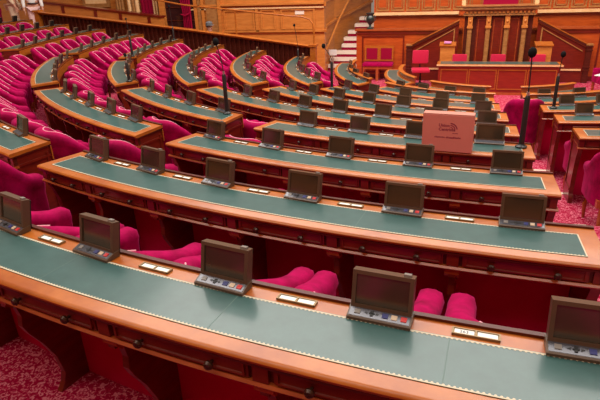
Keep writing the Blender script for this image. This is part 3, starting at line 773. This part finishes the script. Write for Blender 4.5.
# stair balustrades on both sides of the tribune
def flank(s, label):
    t = thing('stair_balustrade', label, 'balustrade', (.165+s*1.0,2.95,PIT), 0, 'sloping stair balustrades of the tribune')
    xa, xb = 0.0, s*1.32                      # top at the tribune, foot outward
    za, zb = .47-PIT, -.20-PIT
    def line(dzz): return [(xa, za+dzz), (xb, zb+dzz)]
    def slab(x0, z0t, z0b, x1, z1t, z1b, y0, y1, m, nm, par=t):
        q = MB(); q.hexa([(x0,y0,z0b),(x1,y0,z1b),(x1,y1,z1b),(x0,y1,z0b)], [(x0,y0,z0t),(x1,y0,z1t),(x1,y1,z1t),(x0,y1,z0t)]); return q.build(nm, m, par)
    slab(xa, za-.06, 0, xb, zb-.06, 0, 0, .10, 'red_wood', 'side_panel')
    slab(xa, za+.03, za-.06, xb, zb+.03, zb-.06, -.05, .15, 'dark_wood', 'handrail')
    slab(xa, za+.035, za+.01, xb, zb+.035, zb+.01, -.06, .02, 'border', 'rail_edge')
    slab(xa, za-.055, za-.075, xb, zb-.055, zb-.075, -.03, .0, 'border', 'rail_moulding')
    slab(xa+s*.10, za-.19, za-.215, xb-s*.15, zb-.12, zb-.145, -.022, .0, 'pilaster', 'panel_line')
    slab(xa+s*.10, .36, .32, xb-s*.12, .36, .32, -.03, .0, 'cream', 'skirting_ledge')
    slab(xa+s*.10, za-.2, .4, xa+s*.13, za-.2, .4, -.02, .0, 'pilaster', 'panel_line')
    q = MB(); q.box(xb-.07,xb+.07,-.06,.14,0,zb+.02); q.box(xb-.085,xb+.085,-.075,.155,zb-.12,zb-.09); q.box(xb-.085,xb+.085,-.075,.155,zb-.03,zb)
    q.box(xb-.085,xb+.085,-.075,.155,.40,.43); q.box(xb-.085,xb+.085,-.075,.155,.32,.35)
    q.build('newel', 'dark_wood', t, bevel=.004)
    q = MB(); q.box(xb-.09,xb+.09,-.08,.16,zb+.02,zb+.05); q.build('newel_cap', 'pilaster', t)
flank(-1, 'sloping mahogany stair balustrade left of the tribune')
flank(1, 'sloping mahogany stair balustrade right of the tribune')
# clerks' bench in front
bu = thing('clerks_bench', 'long clerks bench with panelled cherry front below the tribune', 'desk', (.15,1.2,PIT))
q = MB(); q.box(-1.42,1.42,.03,.07,.06,.70); q.box(-1.42,-1.38,.07,.46,.0,.70); q.box(1.38,1.42,.07,.46,.0,.70); q.build('front', 'bench', bu)
q = MB(); q.box(-1.46,1.46,.0,.50,.70,.745); q.build('worktop', 'border', bu, bevel=.008)
q = MB(); q.box(-1.38,1.38,.05,.45,.745,.749); q.build('worktop_inlay', 'leather', bu)
q = MB(); q.box(-1.47,1.47,-.01,.0,.705,.74); q.build('edge_strip', 'cream', bu)
for i in range(4):
    x0 = -1.36+.685*i; x1 = x0+.655
    q = MB()
    for a, b_, c_, d_ in ((x0,x1,.60,.62),(x0,x1,.13,.15),(x0,x0+.018,.15,.60),(x1-.018,x1,.15,.60)): q.box(a,b_,.015,.031,c_,d_)
    pp = q.build('panel_moulding', 'border', bu)
q = MB(); q.box(-1.44,1.44,.0,.08,0,.06); q.build('plinth', 'mold', bu)
# office chairs
def office(label, x, y, rz, g=None):
    t = thing('office_chair', label, 'chair', (x,y,PIT+.0005), rz, g)
    q = MB(); q.box(-.23,.23,.17,.27,.64,1.02); q.build('backrest', 'office', t, smooth=True, bevel=.048)
    q = MB(); q.box(-.25,.25,-.24,.22,.44,.53); q.build('seat', 'office', t, smooth=True, bevel=.04)
    MB().tube([(0,.16,.47),(0,.27,.55),(0,.27,.80)], .02, 8).build('back_bracket', 'black', t, smooth=True)
    MB().lathe([(.03,.1),(.03,.3),(.02,.3),(.02,.45)], n=12).build('gas_column', 'black', t, smooth=True)
    q = MB()
    for i in range(5):
        a = 2*pi*i/5+.3; q.tube([(0,0,.11),(.27*cos(a),.27*sin(a),.06)], [.03,.018], 6)
    q.build('star_base', 'black', t)
    for i in range(5):
        a = 2*pi*i/5+.3; MB().ell((.27*cos(a),.27*sin(a),.03), .03,.03,.03, 10, 6).build('castor', 'black', t, smooth=True)
    return t
oc = office('coral swivel chair standing alone left of the clerks bench', -1.76, 2.05, radians(8), 'coral swivel chairs'); oc.scale = (.93,.93,.93)
for x, l in ((-.76,'left'),(.21,'middle'),(1.18,'right')):
    dup(oc, (x,2.12,PIT+.0005), 0, 'coral swivel chair behind the clerks bench, %s of three' % l).scale = (.82,.82,.82)
# wooden boxes beside the tribune
def lect(label, x, z1, papers):
    t = thing('wooden_lectern', label, 'lectern', (x,2.45,PIT), 0, 'wooden lectern boxes beside the tribune')
    q = MB(); q.box(-.19,.19,-.14,.14,0,z1-.03); q.build('cabinet', 'gold_wood', t, bevel=.006)
    q = MB(); q.prism([(-.17,z1-.03),(-.17,z1),(.17,z1+.05),(.17,z1-.03)], lambda y, z, j: ((-.215,.215)[j], y, z), 1); q.build('sloped_top', 'border', t)
    return t
lect('light wooden lectern box left of the tribune with papers on it', -1.09, 1.07, 0)
lect('light wooden lectern box right of the tribune', 1.30, 1.07, 1)
q = MB(); q.hexa([(-.1,-.09,0),(.08,-.10,0),(.09,.06,0),(-.09,.07,0)], [(-.1,-.09,.03),(.08,-.10,.02),(.09,.06,.035),(-.09,.07,.045)])
o = q.build('paper_stack', 'lilac'); o.location = (-1.09,2.43,PIT+1.108); tag(o, 'lilac papers lying on the left lectern box', 'papers')
# two frame chairs against the low wall
def frame_chair(label, x, y, rz):
    t = thing('wooden_chair', label, 'chair', (x,y,PIT+.0005), rz, 'crimson side chairs against the low wall')
    for sx in (-1, 1):
        MB().box(sx*.19-.018,sx*.19+.018,.17,.205,0,.94).build('rear_leg', 'mold', t)
        MB().box(sx*.19-.018,sx*.19+.018,-.21,-.175,0,.44).build('front_leg', 'mold', t)
    q = MB(); q.box(-.208,.208,.172,.203,.90,.945); q.box(-.172,.172,.172,.203,.52,.56); q.box(-.208,-.165,.160,.172,.52,.945); q.box(.165,.208,.160,.172,.52,.945); q.box(-.165,.165,.160,.172,.885,.945); q.box(-.165,.165,.160,.172,.52,.555); q.build('back_frame', 'border', t)
    q = MB(); q.box(-.160,.160,.156,.21,.56,.88); q.build('back_pad', 'curtain', t, bevel=.01)
    q = MB(); q.box(-.22,.22,-.23,.16,.42,.50); q.build('seat', 'velvet', t, smooth=True, bevel=.025)
    q = MB(); q.box(-.172,.172,-.20,-.185,.34,.41); q.build('apron', 'mold', t)
    return t
frame_chair('crimson padded wooden chair against the low wall, nearer the stairs', -3.24, 2.98, 0)
frame_chair('crimson padded wooden chair against the low wall, nearer the tribune', -2.82, 2.98, 0)
# pink armchair with a white document at far right
t = thing('pink_armchair', 'bright pink armchair beside the right newel of the tribune stairs', 'chair', (2.72,1.45,PIT+.0005), radians(-80))
q = MB(); q.box(-.3,.3,-.3,.3,.28,.46); q.build('seat', 'velvet', t, smooth=True, bevel=.05)
q = MB(); q.box(-.3,.3,.22,.34,.40,.78); q.build('backrest', 'velvet', t, smooth=True, bevel=.05)
for sx in (-1,1):
    MB().box(sx*.30-.05,sx*.30+.05,-.28,.25,.28,.60).build('arm', 'velvet', t, smooth=True, bevel=.04)
    for sy in (-1,1): MB().box(sx*.26-.025,sx*.26+.025,sy*.25-.025,sy*.25+.025,0,.29).build('leg', 'mold', t)
q = MB(); q.box(-.15,.15,-.21,.21,0,.012); o = q.build('white_folder', 'paper'); o.location = (2.62,1.42,PIT+.462); o.rotation_euler = (0,0,.9); tag(o, 'white folder lying on the pink armchair at right', 'folder')
# bright runner on the pit floor and in the inner aisles
# chair standing in the central aisle
put_chair(7, 2.4, 'raspberry velvet armchair standing in the central aisle before the clerks bench', .50, 0)
dup(chair0[False], (-14.45,.95,ZF(-2)+.001), radians(200), 'raspberry velvet armchair at the upper left corner beside the visitors')

# ------------------------------------------------------------------ wall that closes the chamber behind the viewer
rw = MB(); RR = 16.6
rw.prism([(0,ZF(-4)),(0,7.5),(-.3,7.5),(-.3,ZF(-4))], lambda d, z, j: pol(RR-d, -84+168*j/60, z), 60)
struct(rw.build('wall_rear', 'gold_wood'))
for i in range(15):
    q = MB(); a = -80+160*i/14
    q.prism([(.0,ZF(-4)),(.0,6.2),(.25,6.2),(.25,ZF(-4))], lambda d, z, j: pol(RR-d, a-.9+1.8*j, z), 1); struct(q.build('trim_%d' % n, 'pilaster')); n += 1
for z0, z1, o_, m_ in ((1.5,1.62,.2,'cream'),(3.1,3.4,.5,'pilaster'),(6.2,6.6,.5,'cream')):
    q = MB(); q.prism([(0,z0),(0,z1),(o_,z1),(o_,z0)], lambda d, z, j: pol(RR-d, -84+168*j/60, z), 60); struct(q.build('trim_%d' % n, m_)); n += 1
# ------------------------------------------------------------------ people
def skin_mesh(name, chain, m, parent, sub=2):
    """chain: list of (id, parent id, position, radius)"""
    me = bpy.data.meshes.new(name); idx = {c[0]: i for i, c in enumerate(chain)}
    me.from_pydata([c[2] for c in chain], [(idx[c[1]], idx[c[0]]) for c in chain if c[1]], [])
    o = bpy.data.objects.new(name, me); COL.objects.link(o)
    sk = o.modifiers.new('s', 'SKIN'); sk.use_smooth_shade = True
    for i, c in enumerate(chain):
        rr = c[3] if isinstance(c[3], tuple) else (c[3], c[3])
        me.skin_vertices[0].data[i].radius = rr
        me.skin_vertices[0].data[i].use_root = (i == 0)
    ss = o.modifiers.new('u', 'SUBSURF'); ss.levels = sub; ss.render_levels = sub
    dg = bpy.context.evaluated_depsgraph_get(); nm = bpy.data.meshes.new_from_object(o.evaluated_get(dg))
    bpy.data.objects.remove(o); nm.materials.clear(); nm.materials.append(M[m])
    for p in nm.polygons: p.use_smooth = True
    return link(name, nm, parent)
def person(label, loc, rz, top, bottom, hat=None, belt=True, arm_out=.0):
    t = thing('person', label, 'person', loc, rz)
    ch = [('pel',None,(0,0,.95),(.15,.11)),('wai','pel',(0,0,1.12),(.135,.10)),('che','wai',(0,-.01,1.32),(.16,.115)),('nec','che',(0,.0,1.46),(.06,.06)),('hd0','nec',(0,-.01,1.55),(.065,.075)),('hd1','hd0',(0,-.015,1.63),(.077,.095)),('hd2','hd1',(0,-.01,1.71),(.065,.08))]
    arms = []; legs = []
    for s, n_ in ((-1,'l'),(1,'r')):
        arms += [('sh'+n_,'che',(s*.18,0,1.40),.062),('el'+n_,'sh'+n_,(s*(.24+arm_out),.02,1.12),.043),('wr'+n_,'el'+n_,(s*.25,-.10,.90),.030),('pa'+n_,'wr'+n_,(s*.25,-.12,.83),(.024,.040))]
        for i, (dx, ln) in enumerate(((-.028,.075),(-.009,.088),(.010,.082),(.028,.062))):
            arms += [('f%d%s' % (i,n_),'pa'+n_,(s*.25+.0,-.125+dx,.79),.0095),('g%d%s' % (i,n_),'f%d%s' % (i,n_),(s*.245,-.135+dx,.79-ln),.008)]
        arms += [('t'+n_,'pa'+n_,(s*.235,-.165,.80),.011),('u'+n_,'t'+n_,(s*.225,-.18,.765),.009)]
        legs += [('hi'+n_,'pel',(s*.09,0,.86),.095),('kn'+n_,'hi'+n_,(s*.10,-.01,.48),.06),('an'+n_,'kn'+n_,(s*.10,.02,.08),.04),('to'+n_,'an'+n_,(s*.11,-.14,.04),(.04,.035))]
    skin_mesh('body', ch+arms+legs, 'skin', t)
    sh = [(a, b, p, tuple(x+.018 for x in (r if isinstance(r, tuple) else (r, r)))) for a, b, p, r in ch[:3]]
    sh += [(a, b, p, tuple(x+.016 for x in (r if isinstance(r, tuple) else (r, r)))) for a, b, p, r in arms if a[:2] in ('sh','el','wr')]
    skin_mesh('shirt', sh, top, t)
    tz = [(a, b, p, tuple(x+.018 for x in (r if isinstance(r, tuple) else (r, r)))) for a, b, p, r in [ch[0]]+[l for l in legs if l[0][:2] in ('hi','kn','an')]]
    skin_mesh('trousers', tz, bottom, t)
    for s in (-1, 1):
        q = MB(); q.ell((s*.11,-.07,.045), .05,.125,.045, 12, 8); q.build('shoe', 'stripe', t, smooth=True)
    if belt: MB().lathe([(.155,0),(.16,.02),(.155,.04)], (0,0,1.0), 20).build('belt', 'belt', t, smooth=True)
    # face
    q = MB(); q.ell((0,-.105,1.625), .014,.022,.022, 8, 6); q.build('nose', 'skin', t, smooth=True)
    q = MB(); q.ell((-.03,-.088,1.65), .012,.008,.008, 8, 6); q.ell((.03,-.088,1.65), .012,.008,.008, 8, 6); q.build('eyes', 'black', t, smooth=True)
    q = MB(); q.ell((0,-.085,1.575), .024,.01,.006, 8, 6); q.build('mouth', 'plum', t, smooth=True)
    q = MB(); q.ell((-.08,.0,1.635), .012,.02,.03, 8, 6); q.ell((.08,.0,1.635), .012,.02,.03, 8, 6); q.build('ears', 'skin', t, smooth=True)
    q = MB(); q.ell((0,.022,1.675), .088,.092,.085, 16, 10); q.build('hair', 'hair', t, smooth=True)
    if hat:
        q = MB(); q.lathe([(.098,1.685),(.102,1.71),(.10,1.76),(.07,1.79),(.02,1.80)], n=18); q.lathe([(.10,1.685),(.12,1.69),(.10,1.70)], (0,-.05,0), 16); q.build('cap', hat, t, smooth=True)
    return t
person('person in a grey cap and white-and-dark shirt standing in the passage behind the balustrade', (-7.83,2.0,PIT+.0005), radians(60), 'shirt', 'stripe', hat='cap')
a = person('visitor in cream trousers standing at the upper left edge by the balustrade', (-13.75,1.1,ZF(-2)+.0005), radians(120), 'beige', 'beige', belt=False)
a.scale = (1.15,1.15,1.12)
a = person('visitor in white shirt and dark belt standing at the balustrade end', (-13.15,1.25,ZF(-2)+.0005), radians(40), 'shirt', 'pinkbag', belt=True)

# ------------------------------------------------------------------ light: the glazed ceiling, added fill lights and the room's ambient glow
def area(name, loc, rot, sx, sy, power, col):
    ld = bpy.data.lights.new(name, 'AREA'); ld.shape = 'RECTANGLE'; ld.size = sx; ld.size_y = sy; ld.energy = power; ld.color = col
    o = bpy.data.objects.new(name, ld); COL.objects.link(o); o.location = loc; o.rotation_euler = rot; return o
area('ceiling_skylight', (-2.5,-4.5,8.5), (0,0,0), 13, 10, 2000, (1,.93,.86))
area('rear_fill', (-2,-13.5,6.0), (radians(50),0,0), 16, 2, 300, (1,.86,.72))  # added fill light from behind the viewer, not an actual fitting
area('rostrum_fill', (0,-.5,6.5), (radians(28),0,0), 9, 2, 500, (1,.88,.75))  # extra fill added to brighten the rostrum end, no fitting behind it
w = bpy.data.worlds.new('hall'); scn.world = w; w.use_nodes = True
bgn = w.node_tree.nodes['Background']; bgn.inputs[0].default_value = (1,.80,.66,1); bgn.inputs[1].default_value = .25
scn.view_settings.view_transform = 'Standard'; scn.view_settings.look = 'None'
scn.view_settings.exposure = 0.12; scn.view_settings.gamma = 1; scn.view_settings.use_curve_mapping = False
